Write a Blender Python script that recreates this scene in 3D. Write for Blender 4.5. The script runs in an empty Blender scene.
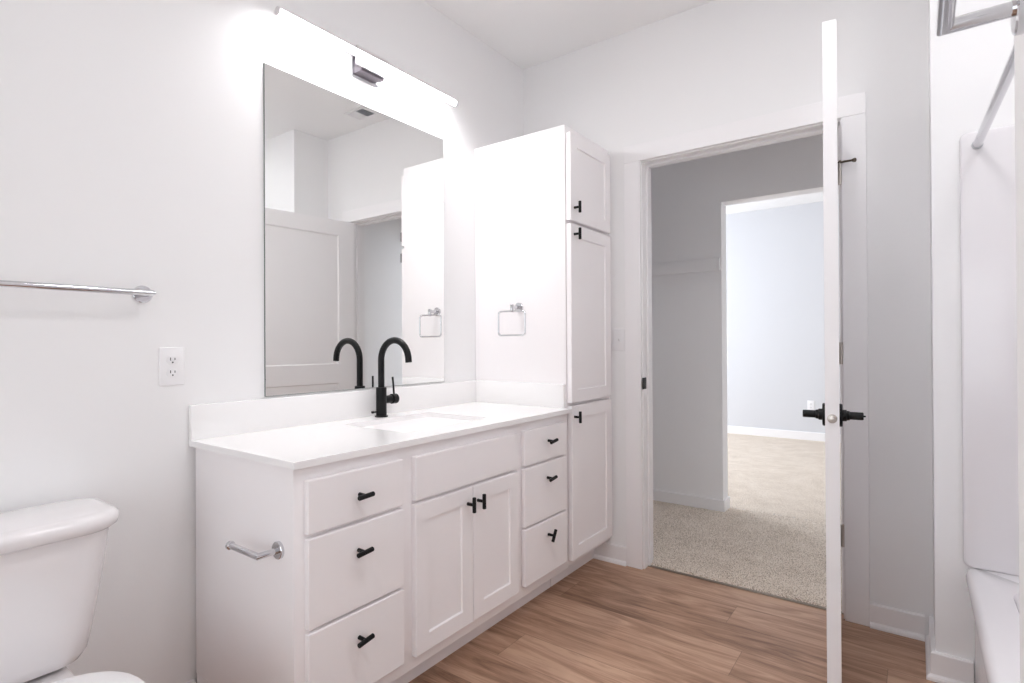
import bpy, bmesh, math, random
from mathutils import Vector, Matrix
SC = bpy.context.scene
COL = SC.collection
PI = math.pi

# ------------------------------------------------------------------ camera, world, exposure
cam = bpy.data.cameras.new('camera')
cam.sensor_fit = 'HORIZONTAL'; cam.sensor_width = 36.0
cam.lens = 552.5274 * 36.0 / 1024.0
cam.clip_start = 0.02; cam.clip_end = 60
camo = bpy.data.objects.new('camera', cam); COL.objects.link(camo)
_ya, _pi, _ro = math.radians(36.1637), math.radians(0.2368), math.radians(-0.3107)
_f = Vector((-math.sin(_ya)*math.cos(_pi), math.cos(_ya)*math.cos(_pi), math.sin(_pi)))
_r = Vector((math.cos(_ya), math.sin(_ya), 0)); _u = _r.cross(_f)
_r2 = math.cos(_ro)*_r + math.sin(_ro)*_u
_u2 = -math.sin(_ro)*_r + math.cos(_ro)*_u
_m = Matrix(((_r2.x, _u2.x, -_f.x, 1.8424), (_r2.y, _u2.y, -_f.y, -2.6487), (_r2.z, _u2.z, -_f.z, 1.1413), (0, 0, 0, 1)))
camo.matrix_world = _m
SC.camera = camo

world = bpy.data.worlds.new('world'); SC.world = world; world.use_nodes = True
world.node_tree.nodes['Background'].inputs[0].default_value = (0.75, 0.85, 1.0, 1)
world.node_tree.nodes['Background'].inputs[1].default_value = 0.5
SC.view_settings.view_transform = 'Standard'
SC.view_settings.look = 'None'
SC.view_settings.gamma = 1.0
SC.view_settings.use_curve_mapping = False
SC.view_settings.exposure = 0.0
try:
    SC.cycles.max_bounces = 12; SC.cycles.diffuse_bounces = 8; SC.cycles.glossy_bounces = 6
    SC.cycles.use_denoising = True
except Exception:
    pass

LED = 134.0           # vanity tube emission, bottom arc boosted to light the floor
LED_FRONT = 30.0       # vanity tube emission, dimmer front arc
CEIL_FILL = 38.0     # emission of the unseen ceiling lamp added for fill
TUB_LIGHT = 38.0      # recessed light over the tub
DAY = 96.0           # daylight through the bedroom window (W)

BACK_FILL = 12.0       # fill light at the added window behind the camera (W)

def area_light(name, loc, size, energy, color, direction):
    l = bpy.data.lights.new(name, 'AREA'); l.shape = 'RECTANGLE'; l.size, l.size_y = size
    l.energy = energy; l.color = color
    o = bpy.data.objects.new(name, l); COL.objects.link(o); o.location = loc
    o.rotation_euler = Vector(direction).to_track_quat('-Z', 'Y').to_euler()
    return o
# daylight coming through the bedroom window in its left-hand wall
area_light('daylight', (-2.16, 2.9, 1.5), (1.9, 1.5), DAY, (0.84, 0.91, 1.0), (1, 0, 0))
# fill light at an added window in the bathroom's back wall, behind the camera
area_light('back_fill', (1.25, -3.76, 1.1), (1.2, 1.3), BACK_FILL, (0.94, 0.97, 1.0), (0, 1, 0))

# ------------------------------------------------------------------ materials
def mat(name, col, rough=0.5, metal=0.0, bump=0.0, bscale=200.0, spec=0.5, coat=0.0, vary=0.0):
    m = bpy.data.materials.new(name); m.use_nodes = True
    nt = m.node_tree; b = nt.nodes['Principled BSDF']
    b.inputs['Base Color'].default_value = (*col, 1)
    b.inputs['Roughness'].default_value = rough
    b.inputs['Metallic'].default_value = metal
    b.inputs['Specular IOR Level'].default_value = spec
    b.inputs['Coat Weight'].default_value = coat
    tc = nt.nodes.new('ShaderNodeTexCoord')
    n = nt.nodes.new('ShaderNodeTexNoise'); n.inputs['Scale'].default_value = bscale; n.inputs['Detail'].default_value = 3
    nt.links.new(tc.outputs['Object'], n.inputs['Vector'])
    if bump:
        bp = nt.nodes.new('ShaderNodeBump'); bp.inputs['Strength'].default_value = bump; bp.inputs['Distance'].default_value = 0.002
        nt.links.new(n.outputs['Fac'], bp.inputs['Height']); nt.links.new(bp.outputs['Normal'], b.inputs['Normal'])
    if vary:
        mr = nt.nodes.new('ShaderNodeMapRange'); mr.inputs['To Min'].default_value = max(0, rough-vary); mr.inputs['To Max'].default_value = rough+vary
        nt.links.new(n.outputs['Fac'], mr.inputs['Value']); nt.links.new(mr.outputs['Result'], b.inputs['Roughness'])
    return m

def emit(name, col, strength):
    m = bpy.data.materials.new(name); m.use_nodes = True; nt = m.node_tree
    b = nt.nodes['Principled BSDF']
    b.inputs['Base Color'].default_value = (0.8, 0.8, 0.8, 1)
    b.inputs['Emission Color'].default_value = (*col, 1); b.inputs['Emission Strength'].default_value = strength
    return m

M = {}
M['wall'] = mat('wall_paint', (0.865, 0.86, 0.86), 0.75, bump=0.06, bscale=350)
M['ceiling'] = mat('ceiling_paint', (0.89, 0.885, 0.88), 0.85, bump=0.05, bscale=260)
M['closet_wall'] = mat('closet_paint', (0.91, 0.90, 0.905), 0.8, bump=0.06, bscale=350)
M['bedroom_wall'] = mat('bedroom_white_dimmed', (0.66, 0.665, 0.69), 0.8, bump=0.06, bscale=350)  # white end wall toned down to offset the stronger daylight
M['trim'] = mat('trim_gloss_paint', (0.885, 0.872, 0.877), 0.35, bump=0.01, bscale=60)
M['cabinet'] = mat('cabinet_lacquer', (0.925, 0.895, 0.90), 0.48, bump=0.008, bscale=50)
M['quartz'] = mat('white_quartz', (0.92, 0.908, 0.903), 0.18, vary=0.02, bscale=90)
M['ceramic'] = mat('white_ceramic', (0.82, 0.795, 0.80), 0.08, coat=0.3, vary=0.01, bscale=30)
M['acrylic'] = mat('white_acrylic', (0.83, 0.81, 0.825), 0.16, vary=0.02, bscale=20)
M['plastic'] = mat('white_plastic', (0.84, 0.83, 0.835), 0.3, vary=0.02, bscale=60)
M['chrome'] = mat('chrome', (0.66, 0.66, 0.68), 0.08, 1.0, vary=0.01, bscale=80)
M['nickel'] = mat('brushed_nickel', (0.58, 0.54, 0.50), 0.3, 1.0, vary=0.05, bscale=200)
M['strip'] = mat('dark_metal_strip', (0.30, 0.26, 0.22), 0.4, 0.8, vary=0.05, bscale=200)
M['bronze'] = mat('dark_bronze', (0.12, 0.095, 0.07), 0.35, 0.9, vary=0.05, bscale=200)
M['black'] = mat('matte_black', (0.007, 0.007, 0.0075), 0.40, 0.0, vary=0.04, bscale=150, spec=0.22)
M['dark'] = mat('dark_slot', (0.02, 0.02, 0.02), 0.7, vary=0.02)
M['fin_shade_rubber'] = mat('grey_fin_shade_rubber', (0.55, 0.56, 0.58), 0.6, vary=0.02)  # grey of the rod's rubber caps, and painted shade on half the louvers
M['duct'] = mat('duct_grey', (0.80, 0.81, 0.83), 0.6, vary=0.02)
M['alu'] = mat('aluminium', (0.80, 0.78, 0.79), 0.35, 0.7, vary=0.04, bscale=120)
M['reflect_dark'] = mat('metal_dark_reflection', (0.16, 0.14, 0.16), 0.5, 0.3, vary=0.03)  # dark reflection on the canopy put into its base colour
M['mirror'] = mat('mirror_silver', (0.93, 0.935, 0.925), 0.0, 1.0)
M['mirror_edge'] = mat('mirror_edge_glass', (0.16, 0.19, 0.18), 0.2)
M['led'] = emit('led_diffuser', (0.99, 0.985, 1.0), LED)
M['led_front'] = emit('led_front_diffuser', (0.99, 0.985, 1.0), LED_FRONT)
M['disc'] = emit('ceiling_fill_diffuser', (0.98, 0.975, 1.0), CEIL_FILL)
M['tubdisc'] = emit('tub_light_diffuser', (0.94, 0.97, 1.0), TUB_LIGHT)

def wood():
    m = bpy.data.materials.new('oak_vinyl_planks'); m.use_nodes = True; nt = m.node_tree; N = nt.nodes; Lk = nt.links
    b = N['Principled BSDF']
    tc = N.new('ShaderNodeTexCoord'); sp = N.new('ShaderNodeSeparateXYZ'); Lk.new(tc.outputs['Object'], sp.inputs[0])
    def mth(op, a, bb=None, c=None):
        n = N.new('ShaderNodeMath'); n.operation = op
        for i, v in enumerate((a, bb, c)):
            if v is None: continue
            if isinstance(v, (int, float)): n.inputs[i].default_value = v
            else: Lk.new(v, n.inputs[i])
        return n.outputs[0]
    W, LEN = 0.182, 1.22
    ry = mth('DIVIDE', mth('ADD', sp.outputs['Y'], 5.05), W); row = mth('FLOOR', ry); fy = mth('FRACT', ry)
    wn = N.new('ShaderNodeTexWhiteNoise'); wn.noise_dimensions = '1D'; Lk.new(row, wn.inputs['W'])
    rx = mth('ADD', mth('DIVIDE', sp.outputs['X'], LEN), mth('MULTIPLY', wn.outputs['Value'], 7.0))
    cell = mth('FLOOR', rx); fx = mth('FRACT', rx)
    wn2 = N.new('ShaderNodeTexWhiteNoise'); wn2.noise_dimensions = '2D'
    cb = N.new('ShaderNodeCombineXYZ'); Lk.new(row, cb.inputs[0]); Lk.new(cell, cb.inputs[1]); Lk.new(cb.outputs[0], wn2.inputs['Vector'])
    rnd = wn2.outputs['Value']
    # grain coordinates: stretched along the plank (x), shifted per plank
    g = N.new('ShaderNodeCombineXYZ')
    Lk.new(mth('ADD', mth('MULTIPLY', sp.outputs['X'], 1.6), mth('MULTIPLY', rnd, 37.0)), g.inputs[0])
    Lk.new(mth('MULTIPLY', sp.outputs['Y'], 12.5), g.inputs[1]); Lk.new(mth('MULTIPLY', rnd, 11.0), g.inputs[2])
    n1 = N.new('ShaderNodeTexNoise'); n1.inputs['Scale'].default_value = 1.0; n1.inputs['Detail'].default_value = 7; n1.inputs['Roughness'].default_value = 0.62; n1.inputs['Distortion'].default_value = 1.8
    Lk.new(g.outputs[0], n1.inputs['Vector'])
    g2 = N.new('ShaderNodeCombineXYZ')
    Lk.new(mth('ADD', mth('MULTIPLY', sp.outputs['X'], 6.0), mth('MULTIPLY', rnd, 91.0)), g2.inputs[0])
    Lk.new(mth('MULTIPLY', sp.outputs['Y'], 120.0), g2.inputs[1])
    n2 = N.new('ShaderNodeTexNoise'); n2.inputs['Scale'].default_value = 1.0; n2.inputs['Detail'].default_value = 4; n2.inputs['Roughness'].default_value = 0.7
    Lk.new(g2.outputs[0], n2.inputs['Vector'])
    cr = N.new('ShaderNodeValToRGB'); e = cr.color_ramp.elements
    e[0].position = 0.37; e[0].color = (0.191, 0.100, 0.062, 1)
    e[1].position = 0.65; e[1].color = (0.554, 0.356, 0.246, 1)
    k = cr.color_ramp.elements.new(0.5); k.color = (0.375, 0.221, 0.145, 1)
    Lk.new(mth('ADD', mth('ADD', mth('MULTIPLY', n1.outputs['Fac'], 0.75), mth('MULTIPLY', n2.outputs['Fac'], 0.25)), mth('MULTIPLY', mth('SUBTRACT', rnd, 0.5), 0.20)), cr.inputs['Fac'])
    # pale cerused flecks
    n3 = N.new('ShaderNodeTexNoise'); n3.inputs['Scale'].default_value = 1.0; n3.inputs['Detail'].default_value = 6; n3.inputs['Roughness'].default_value = 0.8
    g3 = N.new('ShaderNodeCombineXYZ')
    Lk.new(mth('ADD', mth('MULTIPLY', sp.outputs['X'], 9.0), mth('MULTIPLY', rnd, 51.0)), g3.inputs[0]); Lk.new(mth('MULTIPLY', sp.outputs['Y'], 45.0), g3.inputs[1])
    Lk.new(g3.outputs[0], n3.inputs['Vector'])
    fl = N.new('ShaderNodeMapRange'); fl.inputs['From Min'].default_value = 0.62; fl.inputs['From Max'].default_value = 0.75; fl.inputs['To Max'].default_value = 0.35
    Lk.new(n3.outputs['Fac'], fl.inputs['Value'])
    mx = N.new('ShaderNodeMix'); mx.data_type = 'RGBA'; Lk.new(fl.outputs['Result'], mx.inputs['Factor']); Lk.new(cr.outputs['Color'], mx.inputs['A']); mx.inputs['B'].default_value = (0.662, 0.494, 0.383, 1)
    # seams
    sy = mth('LESS_THAN', mth('MINIMUM', fy, mth('SUBTRACT', 1.0, fy)), 0.006)
    sx = mth('LESS_THAN', mth('MINIMUM', fx, mth('SUBTRACT', 1.0, fx)), 0.0009)
    seam = mth('MULTIPLY', mth('MAXIMUM', sy, sx), 0.55)
    mx2 = N.new('ShaderNodeMix'); mx2.data_type = 'RGBA'; Lk.new(seam, mx2.inputs['Factor']); Lk.new(mx.outputs['Result'], mx2.inputs['A']); mx2.inputs['B'].default_value = (0.107, 0.061, 0.041, 1)
    Lk.new(mx2.outputs['Result'], b.inputs['Base Color'])
    b.inputs['Roughness'].default_value = 0.5
    bp = N.new('ShaderNodeBump'); bp.inputs['Strength'].default_value = 0.12; bp.inputs['Distance'].default_value = 0.001
    Lk.new(mth('SUBTRACT', n2.outputs['Fac'], seam), bp.inputs['Height']); Lk.new(bp.outputs['Normal'], b.inputs['Normal'])
    return m
M['wood'] = wood()

def carpet_mat():
    m = bpy.data.materials.new('beige_cut_pile'); m.use_nodes = True; nt = m.node_tree; N = nt.nodes; Lk = nt.links
    b = N['Principled BSDF']; tc = N.new('ShaderNodeTexCoord')
    n1 = N.new('ShaderNodeTexNoise'); n1.inputs['Scale'].default_value = 170; n1.inputs['Detail'].default_value = 2; n1.inputs['Roughness'].default_value = 0.6
    n2 = N.new('ShaderNodeTexNoise'); n2.inputs['Scale'].default_value = 7; n2.inputs['Detail'].default_value = 5; n2.inputs['Roughness'].default_value = 0.65
    for n in (n1, n2): Lk.new(tc.outputs['Object'], n.inputs['Vector'])
    a = N.new('ShaderNodeMath'); a.operation = 'MULTIPLY_ADD'; Lk.new(n2.outputs['Fac'], a.inputs[0]); a.inputs[1].default_value = 0.26; 
    s = N.new('ShaderNodeMath'); s.operation = 'MULTIPLY_ADD'; Lk.new(n1.outputs['Fac'], s.inputs[0]); s.inputs[1].default_value = 1.6; s.inputs[2].default_value = -0.43
    Lk.new(s.outputs[0], a.inputs[2])
    cr = N.new('ShaderNodeValToRGB'); e = cr.color_ramp.elements
    e[0].position = 0.34; e[0].color = (0.40, 0.325, 0.255, 1)
    e[1].position = 0.66; e[1].color = (0.88, 0.81, 0.73, 1)
    k = e.new(0.5); k.color = (0.82, 0.71, 0.60, 1)
    Lk.new(a.outputs[0], cr.inputs['Fac']); Lk.new(cr.outputs['Color'], b.inputs['Base Color'])
    b.inputs['Roughness'].default_value = 0.95; b.inputs['Specular IOR Level'].default_value = 0.1
    bp = N.new('ShaderNodeBump'); bp.inputs['Strength'].default_value = 0.7; bp.inputs['Distance'].default_value = 0.006
    Lk.new(n1.outputs['Fac'], bp.inputs['Height']); Lk.new(bp.outputs['Normal'], b.inputs['Normal'])
    return m
M['carpet'] = carpet_mat()

# ------------------------------------------------------------------ mesh helpers (world coordinates)
def BM(): return bmesh.new()

def box(bm, x0, x1, y0, y1, z0, z1, bev=0.0, seg=2):
    vs = [bm.verts.new(p) for p in ((x0,y0,z0),(x1,y0,z0),(x1,y1,z0),(x0,y1,z0),(x0,y0,z1),(x1,y0,z1),(x1,y1,z1),(x0,y1,z1))]
    fs = [bm.faces.new([vs[i] for i in q]) for q in ((3,2,1,0),(4,5,6,7),(0,1,5,4),(1,2,6,5),(2,3,7,6),(3,0,4,7))]
    if bev:
        es = list({e for f in fs for e in f.edges})
        bmesh.ops.bevel(bm, geom=es, offset=bev, segments=seg, affect='EDGES', profile=0.5, clamp_overlap=True)
    return vs

def frame_basis(d):
    d = Vector(d).normalized()
    a = Vector((0,0,1)) if abs(d.z) < 0.9 else Vector((1,0,0))
    s = d.cross(a).normalized(); return s, s.cross(d).normalized()

def loft(bm, rings, cap0=True, cap1=True, closed=True):
    R = [[bm.verts.new(p) for p in r] for r in rings]
    n = len(R[0])
    for a, b in zip(R, R[1:]):
        for i in range(n if closed else n-1):
            j = (i+1) % n
            bm.faces.new((a[i], a[j], b[j], b[i]))
    if cap0: bm.faces.new(list(reversed(R[0])))
    if cap1: bm.faces.new(R[-1])
    return R

def sweep(bm, pts, r, n=20, closed=False, cap=True):
    """round bar along pts with mitred joints; r a number or a list"""
    P = [Vector(p) for p in pts]; k = len(P)
    rings = []
    d0 = (P[1]-P[0]).normalized(); s, u = frame_basis(d0); pd = d0
    for i, p in enumerate(P):
        if closed: din = (P[i]-P[i-1]).normalized(); dout = (P[(i+1) % k]-P[i]).normalized()
        else:
            din = (P[i]-P[i-1]).normalized() if i else d0
            dout = (P[i+1]-P[i]).normalized() if i < k-1 else din
        if i == 0 and closed: s, u = frame_basis(din); pd = din
        q = pd.rotation_difference(din); s = q @ s; u = q @ u; pd = din
        rr = r[i] if isinstance(r, (list, tuple)) else r
        t = (din+dout).normalized()
        ring = []
        for j in range(n):
            a = 2*PI*j/n
            o = s*math.cos(a)*rr + u*math.sin(a)*rr
            o = o - din*(o.dot(t)/max(0.2, din.dot(t)))      # slide along the bar onto the mitre plane
            ring.append(p+o)
        rings.append(ring)
        q2 = din.rotation_difference(dout); s = q2 @ s; u = q2 @ u; pd = dout
    if closed:
        R = [[bm.verts.new(v) for v in g] for g in rings]
        for i in range(k):
            a, b = R[i], R[(i+1) % k]
            if i == k-1:   # best twist match on the closing segment
                off = min(range(n), key=lambda o: sum((a[j].co-b[(j+o) % n].co).length for j in range(0, n, 3)))
                b = [b[(j+off) % n] for j in range(n)]
            for j in range(n): bm.faces.new((a[j], a[(j+1) % n], b[(j+1) % n], b[j]))
    else:
        loft(bm, rings, cap, cap)

def lathe(bm, origin, axis, prof, n=32):
    """prof: list of (distance along axis, radius)"""
    s, u = frame_basis(axis); ax = Vector(axis).normalized(); o = Vector(origin)
    rings = [[o+ax*h+(s*math.cos(2*PI*j/n)+u*math.sin(2*PI*j/n))*max(r, 1e-4) for j in range(n)] for h, r in prof]
    loft(bm, rings)

def rrect(cx, cy, hx, hy, r, n=6):
    """rounded rectangle outline in 2D"""
    out = []
    for sx, sy, a0 in ((1,1,0),(-1,1,PI/2),(-1,-1,PI),(1,-1,3*PI/2)):
        for i in range(n+1):
            a = a0+PI/2*i/n
            out.append((cx+sx*(hx-r)+r*math.cos(a), cy+sy*(hy-r)+r*math.sin(a)))
    return out

def link(name, bm, m, parent=None, smooth=True, loc=None, ang=35):
    bmesh.ops.recalc_face_normals(bm, faces=bm.faces[:])
    o_loc = Vector(loc) if loc is not None else (Vector(parent['_o']) if parent is not None else Vector((0,0,0)))
    bmesh.ops.translate(bm, verts=bm.verts[:], vec=-o_loc)
    me = bpy.data.meshes.new(name); bm.to_mesh(me); bm.free()
    if smooth:
        me.shade_smooth(); me.set_sharp_from_angle(angle=math.radians(ang))
    if isinstance(m, (list, tuple)):
        for q in m: me.materials.append(q)
    else: me.materials.append(m)
    o = bpy.data.objects.new(name, me); COL.objects.link(o)
    if parent is not None:
        o.parent = parent
        po = Vector(parent['_o']); o.location = o_loc-po
    else: o.location = o_loc
    o['_o'] = list(o_loc)
    return o

def thing(name, label, cat, loc, group=None):
    o = bpy.data.objects.new(name, None); COL.objects.link(o); o.location = loc; o.empty_display_size = 0.1
    o['_o'] = list(loc); o['label'] = label; o['category'] = cat
    if group: o['group'] = group
    return o
def tag(o, label, cat, group=None):
    o['label'] = label; o['category'] = cat
    if group: o['group'] = group
    return o
def struct(o, label=None, cat=None):
    o['kind'] = 'structure'
    if label: o['label'] = label
    if cat: o['category'] = cat
    return o
def B(*a, **k):
    bm = BM(); box(bm, *a, **k); return bm

# ------------------------------------------------------------------ dimensions
H = 2.745
JL, JR, JH = 0.7294, 1.5944, 2.0563        # door opening
CW = 0.086                                  # casing width
AX, AY = 1.889, -0.290                      # tub end wall corner
NX, NY = 1.93, -1.85                        # near partition corner
RX, BY = 2.745, -3.7                        # right / back walls of the bathroom
CY0, CY1 = 1.17, 1.29                       # closet's inner wall
EY = 4.52                                   # bedroom's end wall

# ------------------------------------------------------------------ setting
struct(link('floor', B(-0.1, RX+0.1, BY-0.1, 0.045, -0.1, 0.0), M['wood']), 'oak plank floor of the bathroom', 'floor')
struct(link('ceiling', B(-0.1, RX+0.1, BY-0.1, 0.0, H, H+0.1), M['ceiling']), 'white bathroom ceiling', 'ceiling')
struct(link('wall_left', B(-0.12, 0.0, BY-0.1, 0.0, 0.0, H), M['wall']), 'white wall behind the vanity', 'wall')
bm = BM()
box(bm, -0.12, JL-0.018, 0.0, 0.115, 0, H); box(bm, JR+0.018, RX+0.12, 0.0, 0.115, 0, H); box(bm, JL-0.018, JR+0.018, 0.0, 0.115, JH+0.018, H)
struct(link('wall_far', bm, M['wall']), 'white wall with the doorway', 'wall')
struct(link('wall_tub', B(AX, RX, AY, 0.0, 0.0, H), M['wall']), 'white wall at the end of the bathtub', 'wall')
struct(link('wall_near', B(NX, RX, BY, NY, 0.0, H), M['wall']), 'white wall beside the camera with a towel bar', 'wall')
struct(link('wall_right', B(RX, RX+0.12, BY-0.1, 0.0, 0.0, H), M['wall']), 'white wall along the bathtub', 'wall')
bm = BM()
box(bm, -0.1, 0.6, BY-0.12, BY, 0, H); box(bm, 1.9, RX, BY-0.12, BY, 0, H); box(bm, 0.6, 1.9, BY-0.12, BY, 0, 0.4); box(bm, 0.6, 1.9, BY-0.12, BY, 1.8, H)
struct(link('wall_back', bm, M['wall']), 'white wall behind the camera', 'wall')

# closet and bedroom beyond the doorway
bm = BM()
box(bm, -0.4, 0.793, CY0, CY1, 0, H); box(bm, 1.85, 3.0, CY0, CY1, 0, H); box(bm, 0.793, 1.85, CY0, CY1, 2.083, H)
struct(link('wall_closet', bm, M['closet_wall']), 'grey shaded closet wall with an open passage', 'wall')
struct(link('wall_closet_left', B(-0.4, -0.3, 0.115, CY0, 0, H), M['closet_wall']))
struct(link('wall_closet_right', B(2.05, 2.15, 0.115, CY0, 0, H), M['closet_wall']))
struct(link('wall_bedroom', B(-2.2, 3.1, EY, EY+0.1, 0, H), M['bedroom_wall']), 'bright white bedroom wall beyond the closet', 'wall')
struct(link('wall_bedroom_right', B(3.0, 3.1, CY1, EY, 0, H), M['wall']))
bm = BM()
box(bm, -2.2, -2.1, CY1, 1.9, 0, H); box(bm, -2.2, -2.1, 3.9, EY, 0, H); box(bm, -2.2, -2.1, 1.9, 3.9, 0, 0.7); box(bm, -2.2, -2.1, 1.9, 3.9, 2.3, H)
struct(link('wall_bedroom_left', bm, M['wall']))
struct(link('wall_bedroom_near', B(-2.2, -0.4, CY0, CY1, 0, H), M['wall']))
struct(link('ceiling_bedroom', B(-2.2, 3.1, 0.115, EY+0.1, H, H+0.1), M['ceiling']))
bm = BM()
for a in ((1.9,1.95,0.7,2.3),(3.85,3.9,0.7,2.3),(1.95,3.85,0.7,0.75),(1.95,3.85,2.25,2.3),(2.875,2.925,0.75,2.25)):
    box(bm, -2.14, -2.08, a[0], a[1], a[2], a[3])
struct(link('window_1', bm, M['trim']))
bm = BM()
for a in ((0.6,0.65,0.4,1.8),(1.85,1.9,0.4,1.8),(0.65,1.85,0.4,0.45),(0.65,1.85,1.75,1.8),(0.65,1.85,1.08,1.12)):
    box(bm, a[0], a[1], BY-0.05, BY+0.01, a[2], a[3])
struct(link('window_fill', bm, M['trim']), 'white window added behind the camera for fill light', 'window')  # unseen window, added to carry the fill light

# carpet with a slightly lumpy real surface near the threshold
bm = BM()
random.seed(4)
def grid(x0, x1, y0, y1, nx, ny, zf):
    V = [[bm.verts.new((x0+(x1-x0)*i/nx, y0+(y1-y0)*j/ny, zf(i, j))) for j in range(ny+1)] for i in range(nx+1)]
    for i in range(nx):
        for j in range(ny):
            bm.faces.new((V[i][j], V[i+1][j], V[i+1][j+1], V[i][j+1]))
def zc(i, j): return -0.004 if j == 0 else 0.012+random.uniform(-0.0025, 0.0025)
grid(0.45, 1.95, 0.056, 1.30, 250, 207, zc)
grid(-2.2, 3.1, 1.30, EY, 53, 32, lambda i, j: 0.012)
grid(-0.4, 0.45, 0.116, 1.30, 10, 10, lambda i, j: 0.012)
grid(1.95, 2.1, 0.116, 1.30, 10, 10, lambda i, j: 0.012)
cp = link('floor_carpet', bm, M['carpet']); struct(cp, 'beige carpet beyond the doorway', 'floor')
struct(link('trim_threshold', B(JL, JR, 0.038, 0.056, 0.0, 0.005, bev=0.0015), M['strip']), 'metal strip between planks and carpet', 'trim')

# baseboards with a shoe moulding
BH = 0.092
def base_run(name, pts, nrms, h=BH, shoe=True, t=0.014):
    """baseboard along a polyline of wall-foot points; nrms are the outward normals of its stretches (2D), corners mitred"""
    bm = BM()
    prof = [(0,0),(0.026,0),(0.0255,0.008),(0.022,0.015),(t,0.02),(t,h-0.004),(t-0.003,h),(0,h)] if shoe else [(0,0),(t,0),(t,h-0.004),(t-0.003,h),(0,h)]
    rings = []
    for i, p in enumerate(pts):
        n = Vector(nrms[max(0, i-1)])
        if 0 < i < len(pts)-1: n = n+Vector(nrms[i])
        rings.append([Vector((p[0]+n.x*a, p[1]+n.y*a, b)) for a, b in prof])
    loft(bm, rings)
    return struct(link(name, bm, M['trim'], ang=20))
base_run('baseboard_far_cabinet', [(0.44, 0), (JL-0.006-CW, 0)], [(0, -1)])
base_run('baseboard_far', [(JR+0.006+CW, 0), (AX-0.0265, 0)], [(0, -1)])
base_run('baseboard_tub', [(AX, 0), (AX, AY), (1.987, AY)], [(-1, 0), (0, -1)])
base_run('baseboard_left', [(0, BY), (0, -1.835)], [(1, 0)])
base_run('baseboard_closet', [(-0.3, CY0), (0.793, CY0), (0.793, CY1)], [(0, -1), (1, 0)], h=0.088, shoe=False)
base_run('baseboard_bedroom', [(-2.1, EY), (3.0, EY)], [(0, -1)], h=0.105, shoe=False)

# door lining, stops and casing
bm = BM()
box(bm, JL-0.018, JL, -0.001, 0.116, 0.0, JH+0.018); box(bm, JR, JR+0.018, -0.001, 0.116, 0.0, JH+0.018); box(bm, JL, JR, -0.001, 0.116, JH, JH+0.018)
box(bm, JL, JL+0.011, 0.041, 0.075, 0.0, JH, bev=0.002); box(bm, JR-0.011, JR, 0.041, 0.075, 0.0, JH, bev=0.002); box(bm, JL+0.011, JR-0.011, 0.041, 0.075, JH-0.011, JH, bev=0.002)
jamb = struct(link('trim_jamb', bm, M['trim'], ang=20), 'white door lining of the doorway', 'trim')
link('strike_plate', B(JL-0.0005, JL+0.0025, -0.016, 0.030, 0.937-0.029, 0.937+0.029, bev=0.001), M['black'], jamb)['label'] = 'black strike plate'
R = 0.006
bm = BM(); box(bm, JL-R-CW, JL-R, -0.018, 0, 0, JH+R, bev=0.0025); struct(link('trim_casing_left', bm, M['trim'], ang=20), 'white casing board left of the doorway', 'trim')
bm = BM(); box(bm, JR+R, JR+R+CW, -0.018, 0, 0, JH+R, bev=0.0025); struct(link('trim_casing_right', bm, M['trim'], ang=20), 'white casing board right of the doorway', 'trim')
bm = BM(); box(bm, JL-R-CW, JR+R+CW, -0.018, 0, JH+R, JH+R+CW, bev=0.0025); struct(link('trim_casing_head', bm, M['trim'], ang=20), 'white casing board over the doorway', 'trim')

# ------------------------------------------------------------------ the open door (hinged on the right, swung 95 degrees into the room)
DW_, DT, DZ0, DZ1 = 0.859, 0.035, 0.012, 2.0470
PIN = Vector((JR, -0.008, 0)); ANG = math.radians(95.5)
# local frame: s along the door from the hinge, t across it (t=0 bathroom face, closed), z up
def dpt(s, t, z):
    v = Vector((-s, t+0.008, 0)); v.rotate(Matrix.Rotation(ANG, 3, 'Z')); return PIN+v+Vector((0, 0, z))
def dbox(bm, s0, s1, t0, t1, z0, z1, bev=0.0):
    vs = box(bm, s0, s1, t0, t1, z0, z1, bev)
def dmap(bm):
    for v in bm.verts: v.co = dpt(v.co.x, v.co.y, v.co.z)
    return bm
def shaker_leaf(bm, u0, u1, v0, v1, holes, th, rec, ch):
    """slab in (u, w, v): both faces w=0 and w=th carry recessed panels given by holes"""
    us = sorted({u0, u1} | {h[0] for h in holes} | {h[1] for h in holes})
    vs_ = sorted({v0, v1} | {h[2] for h in holes} | {h[3] for h in holes})
    cache = {}
    def V(u, w, v):
        k = (round(u, 5), round(w, 5), round(v, 5))
        if k not in cache: cache[k] = bm.verts.new((u, w, v))
        return cache[k]
    for w, sgn in ((0.0, 1), (th, -1)):
        for a, b in zip(us, us[1:]):
            for c, d in zip(vs_, vs_[1:]):
                if any(abs(a-h[0]) < 1e-6 and abs(b-h[1]) < 1e-6 and abs(c-h[2]) < 1e-6 and abs(d-h[3]) < 1e-6 for h in holes):
                    o = [(a, c), (b, c), (b, d), (a, d)]; i = [(a+ch, c+ch), (b-ch, c+ch), (b-ch, d-ch), (a+ch, d-ch)]
                    for q in range(4):
                        r = (q+1) % 4
                        bm.faces.new((V(o[q][0], w, o[q][1]), V(o[r][0], w, o[r][1]), V(i[r][0], w+sgn*rec, i[r][1]), V(i[q][0], w+sgn*rec, i[q][1])))
                    bm.faces.new([V(x, w+sgn*rec, z) for x, z in i])
                else:
                    bm.faces.new((V(a, w, c), V(b, w, c), V(b, w, d), V(a, w, d)))
    for a, b in zip(us, us[1:]):
        for v in (v0, v1): bm.faces.new((V(a, 0, v), V(b, 0, v), V(b, th, v), V(a, th, v)))
    for c, d in zip(vs_, vs_[1:]):
        for u in (u0, u1): bm.faces.new((V(u, 0, c), V(u, 0, d), V(u, th, d), V(u, th, c)))
bm = BM()
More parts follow.
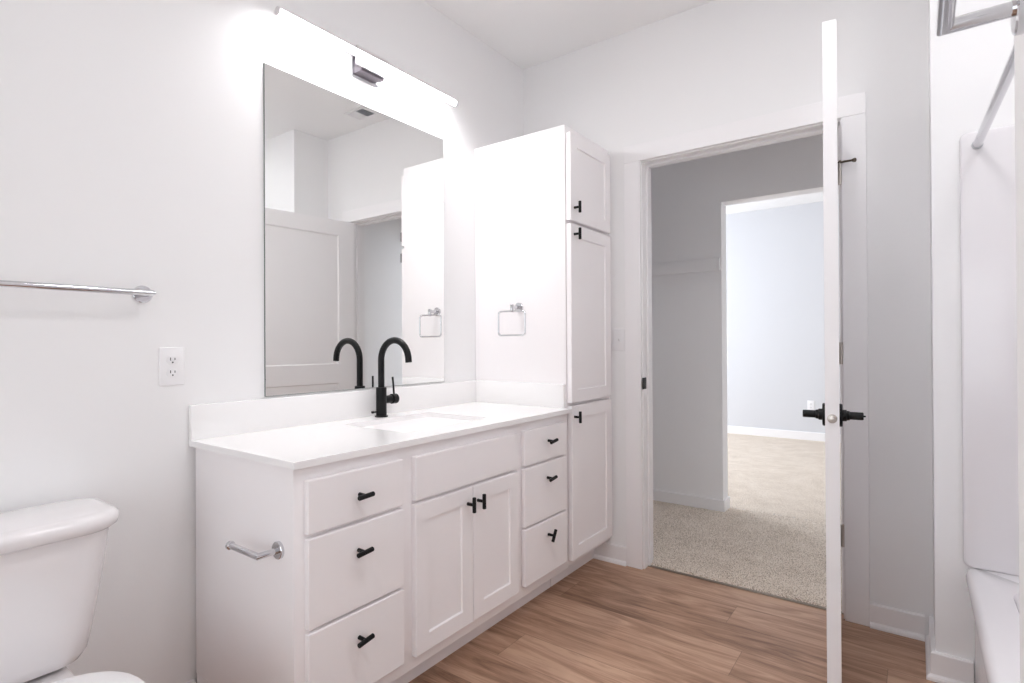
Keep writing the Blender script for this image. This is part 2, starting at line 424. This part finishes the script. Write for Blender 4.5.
shaker_leaf(bm, 0.002, DW_, DZ0, DZ1, [(0.128, DW_-0.115, 1.00, 1.940), (0.128, DW_-0.115, 0.21, 0.865)], DT, 0.009, 0.008)
dmap(bm)
door = struct(link('door_1', bm, M['trim'], ang=20, loc=(PIN.x, PIN.y, 0)), 'white two-panel door standing open into the bathroom', 'door')
HZ, HS = 0.930, DW_-0.062
for sgn, t0 in ((1, DT), (-1, 0.0)):
    bm = BM()
    lathe(bm, (HS, t0, HZ), (0, sgn, 0), [(0, 0.0), (0, 0.033), (0.006, 0.033), (0.008, 0.031), (0.008, 0.0)])
    lathe(bm, (HS, t0+sgn*0.007, HZ), (0, sgn, 0), [(0, 0.0), (0, 0.0165), (0.010, 0.0165), (0.012, 0.014), (0.018, 0.013), (0.019, 0.011), (0.050, 0.011), (0.052, 0.0095), (0.052, 0)])
    sweep(bm, [(HS, t0+sgn*0.041, HZ-0.001), (HS-0.05, t0+sgn*0.041, HZ-0.006), (HS-0.108, t0+sgn*0.041, HZ-0.013), (HS-0.11, t0+sgn*0.041, HZ-0.0132)], [0.0085, 0.0078, 0.0070, 0.006])
    if sgn < 0: lathe(bm, (HS, t0+sgn*0.058, HZ), (0, sgn, 0), [(0, 0.0), (0, 0.003), (0.006, 0.002), (0.007, 0)], n=12)
    link('lever_handle', dmap(bm), M['black'], door)['label'] = 'black lever handle'
bm = BM(); lathe(bm, (DW_-0.001, DT/2, HZ-0.004), (1, 0, 0), [(0, 0.0), (0, 0.0125), (0.0022, 0.0125), (0.003, 0.011), (0.003, 0.009), (0.008, 0.0075), (0.009, 0)])
link('latch', dmap(bm), M['nickel'], door)['label'] = 'round nickel latch'
for k, z in enumerate((1.835, 1.095, 0.345)):
    bm = BM()
    lathe(bm, (JR, -0.010, z-0.045), (0, 0, 1), [(0, 0.0), (0, 0.0068), (0.0295, 0.0068), (0.03, 0.0060), (0.0305, 0.0068), (0.0595, 0.0068), (0.06, 0.006), (0.0605, 0.0068), (0.09, 0.0068), (0.090, 0.0)], n=18)
    b2 = BM(); box(b2, -0.001, 0.0016, -0.004, 0.030, z-0.045, z+0.045); dmap(b2)
    for f in b2.faces: bm.faces.new([bm.verts.new(v.co) for v in f.verts])
    b2.free()
    hg = link('hinge', bm, M['nickel'], door); hg['label'] = 'brushed nickel hinge'
    if k == 0:
        bm = BM()
        lathe(bm, (JR, -0.010, z+0.045), (0, 0, 1), [(0, 0.0), (0, 0.010), (0.004, 0.010), (0.004, 0.0055), (0.010, 0.0045), (0.011, 0)], n=18)
        e = Vector((JR+0.050, -0.050, z+0.036))
        sweep(bm, [(JR, -0.010, z+0.047), (JR+0.018, -0.028, z+0.043), e], 0.0045, n=12)
        d = (e-Vector((JR+0.018, -0.028, z+0.043))).normalized()
        lathe(bm, e-d*0.004, d, [(0, 0), (0, 0.006), (0.008, 0.0085), (0.012, 0.0085), (0.014, 0.006), (0.014, 0)], n=16)
        link('door_stop', bm, M['bronze'], hg)['label'] = 'bronze hinge-pin door stop'

# ------------------------------------------------------------------ cabinet pieces (fronts face +x)
XF, XD = 0.55, 0.570
def slab_front(y0, y1, z0, z1, bev=0.0028):
    return B(XF+0.0005, XD, y0, y1, z0, z1, bev=bev, seg=1)
def shaker_front(y0, y1, z0, z1, rail=0.056, rec=0.007, ch=0.002, xb=None):
    bm = BM(); xb, xf = xb or XF+0.0005, XD; e = 0.002
    def rect(x, i): return [Vector((x, y0+i, z0+i)), Vector((x, y1-i, z0+i)), Vector((x, y1-i, z1-i)), Vector((x, y0+i, z1-i))]
    loft(bm, [rect(xb, 0), rect(xf-e, 0), rect(xf, e), rect(xf, rail), rect(xf-rec, rail+ch), ], True, True)
    return bm
def pull(parent, y, z, ang, tilt=0.0):
    """T-bar knob: post and short bar; ang is the bar's angle from +y in the front's plane"""
    bm = BM()
    lathe(bm, (XD-0.001, y, z), (1, 0, 0), [(0, 0), (0, 0.0060), (0.026, 0.0054), (0.026, 0)], n=16)
    a = math.radians(ang); d = Vector((0, math.cos(a), math.sin(a)))
    c = Vector((XD+0.030, y, z)); L = 0.0265; r = 0.0068
    s = [(-L, r*0.8), (-L+0.0015, r), (L-0.0015, r), (L, r*0.8)]
    lathe(bm, c, d, s, n=20)
    o = link('pull', bm, M['black'], parent); o['label'] = 'matte black T-bar pull'
    return o

# vanity
VY0, VY1 = -1.835, -0.452
van = thing('vanity_cabinet', 'long white vanity cabinet with six drawers and two doors under the quartz worktop', 'cabinet', (0.28, (VY0+VY1)/2, 0))
bm = BM()
box(bm, 0.015, XF, VY0, VY1-0.001, 0.115, 0.8255, bev=0.0008)
box(bm, 0.02, 0.452, VY0+0.002, VY1-0.001, 0.0, 0.115)
box(bm, 0.02, XF-0.07, VY0, VY0+0.018, 0.0, 0.115)
link('body', bm, M['cabinet'], van)
FR = [(-1.806, -1.474), (-1.425, -0.868), (-0.825, -0.495)]
zr = [(0.647, 0.789), (0.399, 0.636), (0.160, 0.390)]
pl = {0: [(-1.642, 0.718, 3), (-1.646, 0.562, 5), (-1.645, 0.316, 9)], 2: [(-0.649, 0.7265, 8), (-0.657, 0.570, 8), (-0.652, 0.327, 60)]}
for c in (0, 2):
    for (z0, z1), (py, pz, pa) in zip(zr, pl[c]):
        d = link('drawer', slab_front(*FR[c], z0, z1), M['cabinet'], van, ang=10)
        pull(d, py, pz, pa)
link('false_front', slab_front(*FR[1], 0.647, 0.787), M['cabinet'], van, ang=10)['label'] = 'blank drawer front below the sink'
mid = -1.1465
for (y0, y1), py in (((FR[1][0], mid-0.0015), -1.176), ((mid+0.0015, FR[1][1]), -1.121)):
    d = link('door', shaker_front(y0, y1, 0.157, 0.636), M['cabinet'], van, ang=10)
    pull(d, py, 0.581, 90)

# tall linen cabinet
TY0, TY1 = -0.4495, -0.0015
tall = thing('linen_cabinet', 'tall narrow white linen cabinet with three shaker doors between vanity and doorway', 'cabinet', (0.28, (TY0+TY1)/2, 0))
bm = BM()
box(bm, 0.002, 0.5415, TY0, TY1, 0.115, 2.152, bev=0.0008)
for a in ((0.14, 0.80), (0.92, 1.64), (1.76, 2.06)): box(bm, 0.5415, 0.5455, TY0+0.03, TY1-0.06, *a)
box(bm, 0.02, 0.452, TY0+0.002, TY1, 0.0, 0.115)
link('body', bm, M['cabinet'], tall)
for (z0, z1), (py, pz) in zip(((1.7095, 2.1145), (0.8675, 1.6935), (0.1450, 0.8530)), ((-0.432, 1.770), (-0.433, 1.647), (-0.440, 0.803))):
    d = link('door', shaker_front(-0.4445, -0.038, z0, z1, rail=0.058, xb=0.5455), M['cabinet'], tall, ang=10)
    pull(d, py+0.018, pz, 90)

# worktop with undermount sink
CT, CTT, CF = 0.8453, 0.0197, 0.5735
SX0, SX1, SY0, SY1 = 0.125, 0.455, -1.365, -0.915
wt = thing('worktop', 'white quartz worktop with sink cut-out on the long vanity', 'worktop', (0.28, -1.15, CT-CTT))
bm = BM()
def outline(pts, z): return [Vector((x, y, z)) for x, y in pts]
hole = rrect((SX0+SX1)/2, (SY0+SY1)/2, (SX1-SX0)/2, (SY1-SY0)/2, 0.018, 6)
outer = rrect((0.002+CF)/2, (-1.849-0.4505)/2, (CF-0.002)/2, (1.849-0.4505)/2, 0.0015, 6)
def ring_slab(bm, outer, hole, z0, z1, e=0.0015):
    n = len(outer)
    cx = (SX0+SX1)/2; cy = (SY0+SY1)/2
    def shrink(o, d):
        mx = sum(p[0] for p in o)/n; my = sum(p[1] for p in o)/n
        return [(x-math.copysign(d, x-mx), y-math.copysign(d, y-my)) for x, y in o]
    rings = [outline(hole, z0), outline(outer, z0), outline(outer, z1-e), outline(shrink(outer, e), z1), outline(hole, z1), outline(hole, z0)]
    R = [[bm.verts.new(p) for p in r] for r in rings[:-1]]; R.append(R[0])
    for a, b in zip(R, R[1:]):
        for i in range(n): bm.faces.new((a[i], a[(i+1) % n], b[(i+1) % n], b[i]))
ring_slab(bm, outer, hole, CT-CTT, CT)
link('slab', bm, M['quartz'], wt, ang=25)
link('backsplash', B(0.0005, 0.0191, -1.849, -0.4505, CT, CT+0.1089, bev=0.0012), M['quartz'], wt)['label'] = 'quartz upstand along the wall'
link('side_splash', B(0.0193, 0.5395, -0.4697, -0.4503, CT, CT+0.1089, bev=0.0012), M['quartz'], wt)['label'] = 'quartz upstand against the tall cabinet'

sk = thing('sink', 'white rectangular undermount sink set in the quartz worktop', 'sink', (0.29, -1.14, CT-CTT-0.13))
bm = BM()
cx, cy, hx, hy = (SX0+SX1)/2, (SY0+SY1)/2, (SX1-SX0)/2, (SY1-SY0)/2
zt = CT-CTT-0.0005
rg = [outline(rrect(cx, cy, hx+0.02, hy+0.02, 0.03, 8), zt), outline(rrect(cx, cy, hx+0.003, hy+0.003, 0.025, 8), zt), outline(rrect(cx, cy, hx-0.002, hy-0.002, 0.03, 8), zt-0.02),
      outline(rrect(cx, cy, hx-0.02, hy-0.02, 0.04, 8), zt-0.115), outline(rrect(cx, cy, hx-0.05, hy-0.05, 0.05, 8), zt-0.128), outline(rrect(cx-0.02, cy, 0.03, 0.03, 0.029, 8), zt-0.134)]
loft(bm, rg, False, True)
ob = [outline(rrect(cx, cy, hx+0.02, hy+0.02, 0.03, 8), zt-0.001), outline(rrect(cx, cy, hx+0.004, hy+0.004, 0.03, 8), zt-0.12), outline(rrect(cx, cy, hx-0.04, hy-0.04, 0.05, 8), zt-0.145)]
loft(bm, ob, False, True)
link('basin', bm, M['ceramic'], sk, ang=50)
bm = BM(); lathe(bm, (cx-0.02, cy, zt-0.136), (0, 0, 1), [(0, 0), (0, 0.03), (0.004, 0.03), (0.006, 0.026), (0.005, 0.018), (0.008, 0.016), (0.010, 0.0)])
link('drain', bm, M['black'], sk)['label'] = 'black drain cover'

# faucet
FX, FY = 0.074, -1.138
fa = thing('faucet', 'matte black gooseneck faucet standing behind the sink', 'faucet', (FX, FY, CT))
bm = BM(); lathe(bm, (FX, FY, CT+0.0003), (0, 0, 1), [(0, 0), (0, 0.0265), (0.005, 0.0265), (0.006, 0.0213), (0.119, 0.0213), (0.1205, 0.020), (0.1205, 0.0)])
link('body', bm, M['black'], fa)
bm = BM(); r = 0.0805; zc_ = CT+0.232
pts = [(FX, FY, CT+0.115), (FX, FY, CT+0.17)]
for i in range(25):
    a = PI-i*PI/24
    pts.append((FX+r+r*math.cos(a), FY, zc_+r*math.sin(a)))
pts.append((FX+2*r+0.001, FY, zc_-0.007))
sweep(bm, pts, 0.0130, n=24)
link('spout', bm, M['black'], fa, ang=50)
bm = BM()
lathe(bm, (FX, FY+0.017, CT+0.069), (0, 1, 0), [(0, 0), (0, 0.0165), (0.034, 0.0165), (0.0355, 0.0155), (0.037, 0.0165), (0.037, 0.0205), (0.062, 0.0205), (0.064, 0.019), (0.064, 0)])
hd = link('handle', bm, M['black'], fa)
bm = BM(); sweep(bm, [(FX, FY+0.068, CT+0.083), (FX-0.003, FY+0.067, CT+0.13), (FX-0.005, FY+0.065, CT+0.160)], 0.0042, n=14)
link('lever', bm, M['black'], hd)
bm = BM(); sweep(bm, [(FX, FY-0.015, CT+0.022), (FX-0.006, FY-0.040, CT+0.022)], 0.0035, n=12); lathe(bm, (FX-0.005, FY-0.036, CT+0.022), (-0.2, -1, 0), [(0, 0), (0, 0.005), (0.008, 0.005), (0.008, 0)], n=14)
link('drain_knob', bm, M['black'], fa)

# mirror
mi = thing('mirror', 'large frameless rectangular wall mirror above the vanity sink', 'mirror', (0.0005, -1.1437, 0.9612))
link('glass_backing', B(0.0005, 0.0055, -1.5985, -0.689, 0.9612, 2.1311), M['mirror_edge'], mi, smooth=False)
link('reflective_face', B(0.0055, 0.0060, -1.5975, -0.690, 0.9622, 2.1301), M['mirror'], mi, smooth=False)
for z, s in ((1.80, -0.7), ):
    link('mirror_clip', B(0.0005, 0.009, -0.696, -0.681, 1.822, 1.842, bev=0.002), M['plastic'], mi)['label'] = 'small clear clip on the mirror edge'

# vanity light: LED bar
LY0, LY1, LZ, LX = -1.592, -0.679, 2.292, 0.075
vl = thing('vanity_light', 'slim LED tube light on the wall over the mirror', 'light', (0.0, -1.16, LZ))
def arc(a0, a1, r, n, y, cx=LX, cz=LZ): return [Vector((cx+r*math.cos(math.radians(a0+(a1-a0)*i/n)), y, cz+r*math.sin(math.radians(a0+(a1-a0)*i/n)))) for i in range(n+1)]
# housing: aluminium channel on the top and the back of the tube
bm = BM()
def chan(y): return arc(20, 212, 0.0145, 16, y)+list(reversed(arc(20, 212, 0.0125, 16, y)))
loft(bm, [chan(LY0+0.004), chan(LY1-0.004)])
link('housing', bm, M['alu'], vl)['label'] = 'thin aluminium channel'
bm = BM()
def dif(y): return arc(-148, 20, 0.0135, 21, y)
loft(bm, [dif(LY0+0.006), dif(LY1-0.006)])
df = link('diffuser', bm, [M['led'], M['led_front']], vl); df['label'] = 'glowing white diffuser'
for p in df.data.polygons:                 # bottom arc set brighter than the front to push light onto the floor
    p.material_index = 0 if len(p.vertices) == 4 and p.center.z < -0.0085 else 1
for y, s in ((LY0, 1), (LY1, -1)):
    bm = BM(); lathe(bm, (LX, y, LZ), (0, s, 0), [(0, 0), (0, 0.0145), (0.006, 0.0152), (0.006, 0)], n=24)
    link('end_cap', bm, M['alu'], vl)
link('backplate', B(0.0, 0.006, -1.222, -1.086, LZ-0.060, LZ+0.036, bev=0.001), M['chrome'], vl)['label'] = 'thin wall plate'
link('canopy', B(0.006, 0.050, -1.212, -1.096, LZ-0.046, LZ+0.030, bev=0.001), M['reflect_dark'], vl)['label'] = 'metal canopy box with a dark reflection in its colour'
link('faceplate', B(0.050, 0.0603, -1.241, -1.081, LZ-0.036, LZ+0.041, bev=0.001), M['alu'], vl)['label'] = 'polished rectangular plate behind the tube'

# ------------------------------------------------------------------ wall accessories
def flange(bm, o, ax, r=0.0255, t=0.009):
    lathe(bm, o, ax, [(0, 0), (0, r), (t-0.0015, r), (t, r-0.0015), (t, 0)])

tb = thing('towel_bar', 'chrome towel bar on the left wall above the toilet', 'towel bar', (0, -2.29, 1.293))
for y in (-1.977, -2.60):
    bm = BM(); flange(bm, (0.0, y, 1.293), (1, 0, 0)); link('flange', bm, M['chrome'], tb)
bm = BM(); sweep(bm, [(0.004, -1.977, 1.293), (0.068, -1.977, 1.293), (0.068, -2.60, 1.293), (0.004, -2.60, 1.293)], 0.0085)
link('bar', bm, M['chrome'], tb)

tb2 = thing('towel_bar', 'chrome towel bar on the near wall at top right, close to the camera', 'towel bar', (NX, -2.2, 1.452))
for y in (-1.955, -2.42):
    bm = BM(); flange(bm, (NX, y, 1.452), (-1, 0, 0), r=0.024, t=0.0115); link('flange', bm, M['chrome'], tb2)
bm = BM(); sweep(bm, [(NX-0.004, -1.955, 1.452), (NX-0.0622, -1.955, 1.452), (NX-0.0622, -2.42, 1.452), (NX-0.004, -2.42, 1.452)], 0.0071)
link('bar', bm, M['chrome'], tb2)

# towel ring on the tall cabinet's side
ry0 = TY0
tr = thing('towel_ring', 'square chrome towel ring on the side of the tall cabinet', 'towel ring', (0.28, ry0, 1.318))
bm = BM(); flange(bm, (0.28, ry0, 1.318), (0, -1, 0), r=0.0235); link('flange', bm, M['chrome'], tr)
bm = BM(); sweep(bm, [(0.28, ry0-0.004, 1.318), (0.28, ry0-0.062, 1.318)], 0.0085); link('post', bm, M['chrome'], tr)
bm = BM(); lathe(bm, (0.28, ry0-0.060, 1.292), (0, 0, 1), [(0, 0), (0, 0.0075), (0.002, 0.0088), (0.036, 0.0088), (0.038, 0.0075), (0.038, 0)]); link('clasp', bm, M['chrome'], tr)
bm = BM()
sweep(bm, [(x, ry0-0.060, z) for x, z in rrect(0.277, 1.240, 0.079, 0.058, 0.016, 6)], 0.0043, n=12, closed=True)
link('ring', bm, M['chrome'], tr, ang=60)

# toilet paper holder on the vanity's end
tp = thing('toilet_paper_holder', 'empty angled chrome toilet paper holder on the end of the vanity', 'toilet paper holder', (0.48, VY0, 0.602))
bm = BM(); flange(bm, (0.485, VY0, 0.602), (0, -1, 0), r=0.023); link('flange', bm, M['chrome'], tp)
bm = BM(); sweep(bm, [(0.485, VY0-0.004, 0.602), (0.485, VY0-0.059, 0.602), (0.345, VY0-0.059, 0.602)], 0.0085); link('arm', bm, M['chrome'], tp)
bm = BM(); lathe(bm, (0.352, VY0-0.059, 0.602), (-1, 0, 0), [(0, 0), (0, 0.0085), (0.002, 0.0115), (0.010, 0.0115), (0.012, 0.010), (0.012, 0)]); link('end_cap', bm, M['chrome'], tp)

# outlets and switch
def outlet(name, label, o, u, nrm, w=0.072, h=0.118):
    """duplex outlet centred at o; u = horizontal direction, nrm = outward"""
    o = Vector(o); u = Vector(u); n = Vector(nrm); z = Vector((0, 0, 1))
    t = thing(name, label, 'outlet', o)
    def P(a, b, c): return o+u*a+z*b+n*c
    bm = BM()
    loft(bm, [[P(x, y, c) for x, y in rrect(0, 0, w/2-i, h/2-i, 0.004, 4)] for c, i in ((0, 0), (0.004, 0), (0.0062, 0.003))])
    link('plate', bm, M['plastic'], t, ang=30)
    for s in (0.0195, -0.0195):
        bm = BM()
        loft(bm, [[P(x, y+s, c) for x, y in rrect(0, 0, 0.0168-i, 0.0142-i, 0.012, 6)] for c, i in ((0.005, 0), (0.0075, 0), (0.0080, 0.001))])
        rc = link('receptacle', bm, M['plastic'], t, ang=30)
        bm = BM()
        for a, hh in ((-0.0062, 0.0045), (0.0062, 0.0036)):
            loft(bm, [[P(a+x, s+0.003+y, c) for x, y in rrect(0, 0, 0.0012, hh, 0.0005, 2)] for c in (0.0078, 0.0082)])
        loft(bm, [[P(x, s-0.0075+y, c) for x, y in rrect(0, 0, 0.0024, 0.0024, 0.0022, 4)] for c in (0.0078, 0.0082)])
        link('slots', bm, M['dark'], rc, smooth=False)['label'] = 'dark plug slots'
    bm = BM(); lathe(bm, P(0, 0, 0.006), n, [(0, 0), (0, 0.003), (0.001, 0.003), (0.0012, 0)], n=14); link('screw', bm, M['plastic'], t)
    return t
outlet('wall_outlet', 'white duplex wall outlet on the left wall beside the vanity splash', (0.0, -1.897, 1.078), (0, 1, 0), (1, 0, 0))
outlet('wall_outlet', 'white wall outlet low on the far bedroom wall', (0.862, EY, 0.41), (1, 0, 0), (0, -1, 0))
sw = thing('light_switch', 'white toggle switch plate between the tall cabinet and the door casing', 'switch', (0.598, 0, 1.158))
bm = BM(); loft(bm, [[Vector((x, -c, z)) for x, z in rrect(0.598, 1.158, 0.035-i, 0.058-i, 0.004, 4)] for c, i in ((0, 0), (0.004, 0), (0.0062, 0.003))]); link('plate', bm, M['plastic'], sw, ang=30)
bm = BM(); loft(bm, [[Vector((x, -c, z)) for x, z in rrect(0.598, 1.158, 0.0055, 0.0125, 0.001, 2)] for c in (0.0055, 0.0075)]); tg = link('toggle_frame', bm, M['plastic'], sw, ang=30)
bm = BM(); lathe(bm, (0.598, -0.006, 1.156), (0, -1, 0.45), [(0, 0), (0, 0.0042), (0.012, 0.0034), (0.0125, 0)], n=12); link('toggle', bm, M['plastic'], tg)
for z in (1.128, 1.188):
    bm = BM(); lathe(bm, (0.598, -0.0058, z), (0, -1, 0), [(0, 0), (0, 0.003), (0.001, 0.003), (0.0012, 0)], n=14); link('screw', bm, M['plastic'], sw)

# ceiling register
cv = thing('ceiling_vent', 'small white two-way air register in the ceiling near the door', 'vent', (1.255, -0.17, H))
VX0, VX1, VYa, VYb = 1.165, 1.355, -0.245, -0.105
bm = BM(); e = 0.018
for a in ((VX0, VX1, VYa, VYa+e), (VX0, VX1, VYb-e, VYb), (VX0, VX0+e, VYa+e, VYb-e), (VX1-e, VX1, VYa+e, VYb-e)):
    box(bm, a[0], a[1], a[2], a[3], H-0.006, H)
link('frame', bm, M['plastic'], cv, smooth=False)
link('duct_opening', B(VX0+e, VX1-e, VYa+e, VYb-e, H-0.0015, H), M['duct'], cv)['label'] = 'grey duct opening'
n = 14
for i in range(n):
    x = VX0+e+(VX1-VX0-2*e)*(i+0.5)/n; s = 1 if i >= n/2 else -1
    bm = BM(); loft(bm, [[Vector((x-s*0.0045, y, H-0.002)), Vector((x-s*0.0045+0.001, y, H-0.002)), Vector((x+s*0.0045+0.001, y, H-0.010)), Vector((x+s*0.0045, y, H-0.010))] for y in (VYa+e, VYb-e)])
    link('louver', bm, M['plastic'] if i >= n/2 else M['fin_shade_rubber'], cv, smooth=False)  # grey bank has the shade of its tilted fins painted in

# closet: cleat board for a shelf on the shaded wall
cl = thing('shelf_cleat', 'painted shelf cleat board on the shaded closet wall left of the passage', 'shelf cleat', (0.3, CY0, 1.625))
link('board', B(-0.29, 0.775, CY0-0.018, CY0, 1.625, 1.712, bev=0.002), M['closet_wall'], cl)
link('end_block', B(0.775, 0.785, CY0-0.022, CY0, 1.628, 1.712, bev=0.001), M['trim'], cl)['label'] = 'white end block'

# ------------------------------------------------------------------ toilet (only its tank's corner and the back of its lid are in the frame)
TCY = -2.325
to = thing('toilet', 'white two-piece toilet against the left wall beside the vanity', 'toilet', (0.40, TCY, 0))
def tank_ring(z, x0, x1, hw, rb, rf, n=8):
    pts = []
    for cx_, cy_, r_, a0 in ((x1-rf, TCY+hw-rf, rf, 0), (x0+rb, TCY+hw-rb, rb, PI/2), (x0+rb, TCY-hw+rb, rb, PI), (x1-rf, TCY-hw+rf, rf, 1.5*PI)):
        for i in range(n+1):
            a = a0+PI/2*i/n; pts.append(Vector((cx_+r_*math.cos(a), cy_+r_*math.sin(a), z)))
    return pts
bm = BM()
loft(bm, [tank_ring(0.368, 0.05, 0.165, 0.12, 0.02, 0.04), tank_ring(0.370, 0.04, 0.188, 0.141, 0.02, 0.05), tank_ring(0.380, 0.036, 0.205, 0.155, 0.02, 0.055), tank_ring(0.40, 0.034, 0.212, 0.166, 0.02, 0.055), tank_ring(0.46, 0.033, 0.220, 0.176, 0.02, 0.055),
          tank_ring(0.60, 0.03, 0.233, 0.194, 0.02, 0.055), tank_ring(0.70, 0.03, 0.240, 0.204, 0.02, 0.055)])
link('tank', bm, M['ceramic'], to, ang=60)
bm = BM()
loft(bm, [tank_ring(0.690, 0.027, 0.240, 0.205, 0.05, 0.07, 10), tank_ring(0.692, 0.022, 0.250, 0.214, 0.055, 0.08, 10), tank_ring(0.700, 0.017, 0.260, 0.224, 0.06, 0.088, 10), tank_ring(0.713, 0.015, 0.264, 0.228, 0.06, 0.09, 10), tank_ring(0.725, 0.017, 0.261, 0.225, 0.06, 0.088, 10),
          tank_ring(0.7325, 0.023, 0.252, 0.216, 0.055, 0.08, 10), tank_ring(0.735, 0.035, 0.238, 0.203, 0.05, 0.07, 10)])
link('tank_lid', bm, M['ceramic'], to, ang=60)
def egg(z, x0, x1, hw, n=40, off=0.0):
    pts = []; mx = x0+(x1-x0)*0.42
    for i in range(n):
        a = 2*PI*i/n; c, s_ = math.cos(a), math.sin(a)
        rx = (x1-mx) if c >= 0 else (mx-x0)
        ex = 1.0 if c >= 0 else 0.72
        pts.append(Vector((mx+rx*math.copysign(abs(c)**ex, c), TCY+hw*math.copysign(abs(s_)**(1.0 if c >= 0 else 0.8), s_), z)))
    return pts
bm = BM()
loft(bm, [egg(0.0000, 0.13, 0.56, 0.12), egg(0.0300, 0.13, 0.555, 0.115), egg(0.1500, 0.14, 0.56, 0.105), egg(0.2500, 0.16, 0.63, 0.125), egg(0.3200, 0.20, 0.71, 0.155), egg(0.3590, 0.23, 0.735, 0.165), egg(0.3670, 0.235, 0.73, 0.160),
          egg(0.3670, 0.30, 0.68, 0.12), egg(0.3200, 0.32, 0.65, 0.10), egg(0.2000, 0.36, 0.56, 0.06)])
loft(bm, [[Vector((x, TCY+y, z)) for x, y in rrect(0.185, 0, 0.125, hw, 0.03, 5)] for z, hw in ((0.02, 0.09), (0.22, 0.095), (0.32, 0.115), (0.361, 0.122), (0.3675, 0.118))])
link('bowl', bm, M['ceramic'], to, ang=60)
bm = BM()
loft(bm, [egg(0.3680, 0.30, 0.738, 0.170), egg(0.3700, 0.297, 0.742, 0.174), egg(0.3810, 0.297, 0.742, 0.174), egg(0.3830, 0.30, 0.738, 0.170)])
link('seat', bm, M['plastic'], to, ang=50)
bm = BM()
loft(bm, [egg(0.3840, 0.295, 0.735, 0.178), egg(0.3860, 0.292, 0.739, 0.184), egg(0.3980, 0.292, 0.739, 0.184), egg(0.4010, 0.297, 0.733, 0.177), egg(0.4040, 0.31, 0.715, 0.160)])
link('seat_lid', bm, M['plastic'], to, ang=50)

# ------------------------------------------------------------------ bathtub, surround and rod
TX0, TZ = 1.969, 0.400
tub = thing('bathtub', 'white alcove bathtub along the right wall', 'bathtub', (2.35, -1.09, 0))
bm = BM()
ty0, ty1, tx1 = NY+0.002, AY-0.002, RX-0.002
def tr_(z, i, r=0.012, f=0.0): return outline(rrect((TX0+i+tx1)/2, (ty0+ty1)/2, (tx1-TX0-i)/2, (ty1-ty0)/2, r, 8), z)
def ir_(z, a, r): return outline(rrect((TX0+0.095+tx1-0.06)/2, (ty0+ty1)/2, (tx1-0.06-TX0-0.095)/2-a, (ty1-ty0)/2-0.105-a*1.5, r, 8), z)
loft(bm, [tr_(0.335, 0.030), tr_(0.340, 0.010), tr_(0.352, 0.002), tr_(0.370, 0.0), tr_(0.386, 0.003), tr_(0.396, 0.010), tr_(TZ, 0.020), ir_(TZ, 0, 0.12), ir_(TZ-0.012, 0.006, 0.115), ir_(TZ-0.10, 0.02, 0.11), ir_(0.12, 0.06, 0.10), ir_(0.08, 0.11, 0.08)], False, True)
box(bm, TX0+0.022, TX0+0.045, ty0, ty1, 0.0, 0.34)
link('tub_shell', bm, M['acrylic'], tub, ang=50)
bm = BM(); lathe(bm, (2.36, -1.55, 0.081), (0, 0, 1), [(0, 0), (0, 0.032), (0.003, 0.03), (0.003, 0)]); link('drain', bm, M['chrome'], tub)

ss = thing('shower_surround', 'white acrylic panels lining the walls above the bathtub', 'shower surround', (2.35, AY, TZ))
def panel_y(y, sgn, x0, x1, z0, z1):
    bm = BM(); c = ((x0+x1)/2, (z0+z1)/2); h = ((x1-x0)/2, (z1-z0)/2)
    loft(bm, [[Vector((x, y+sgn*t, z)) for x, z in rrect(*c, h[0]-i, h[1]-i, 0.022, 8)] for t, i in ((0, 0), (0.010, 0.0), (0.0145, 0.002), (0.0165, 0.007))])
    return bm
link('end_panel', panel_y(AY-0.0005, -1, 1.964, RX-0.001, TZ+0.0006, 1.827), M['acrylic'], ss, ang=50)
link('end_panel', panel_y(NY+0.0005, 1, 1.964, RX-0.001, TZ+0.0006, 1.827), M['acrylic'], ss, ang=50)
link('back_panel', B(RX-0.015, RX-0.0005, NY+0.018, AY-0.018, TZ+0.002, 1.827, bev=0.005), M['acrylic'], ss)

sr = thing('shower_rod', 'straight chrome shower curtain rod spanning the tub alcove', 'shower rod', (2.03, -1.09, 1.766))
p0, p1 = Vector((2.008, AY-0.0172, 1.780)), Vector((2.054, NY+0.0172, 1.780))
bm = BM(); d = (p1-p0).normalized(); sweep(bm, [p0+d*0.004, p1-d*0.004], 0.0125, n=24); link('rod', bm, M['chrome'], sr)
for p, s in ((p0, 1), (p1, -1)):
    bm = BM(); lathe(bm, p, (0, -s, 0), [(0, 0), (0, 0.0150), (0.006, 0.0150), (0.007, 0.0125), (0.007, 0)], n=24); link('end_cap', bm, M['fin_shade_rubber'], sr)['label'] = 'grey rubber end cap'

# ------------------------------------------------------------------ ceiling lamps (out of the frame)
def disc_light(label, x, y, r, m):
    t = thing('ceiling_light', label, 'light', (x, y, H))
    bm = BM(); lathe(bm, (x, y, H), (0, 0, -1), [(0, 0), (0, r+0.015), (0.008, r+0.013), (0.010, r+0.004), (0.010, 0)], n=40); link('trim_ring', bm, M['plastic'], t)
    bm = BM(); lathe(bm, (x, y, H-0.0102), (0, 0, -1), [(0, 0), (0, r), (0.004, r-0.004), (0.005, 0)], n=32); link('diffuser', bm, m, t)
disc_light('round ceiling fill light added in the middle of the bathroom', 1.55, -1.60, 0.16, M['disc'])  # unseen lamp, added for even fill
disc_light('round recessed ceiling light over the bathtub', 2.36, -1.05, 0.12, M['tubdisc'])

for o in bpy.data.objects:
    if '_o' in o: del o['_o']
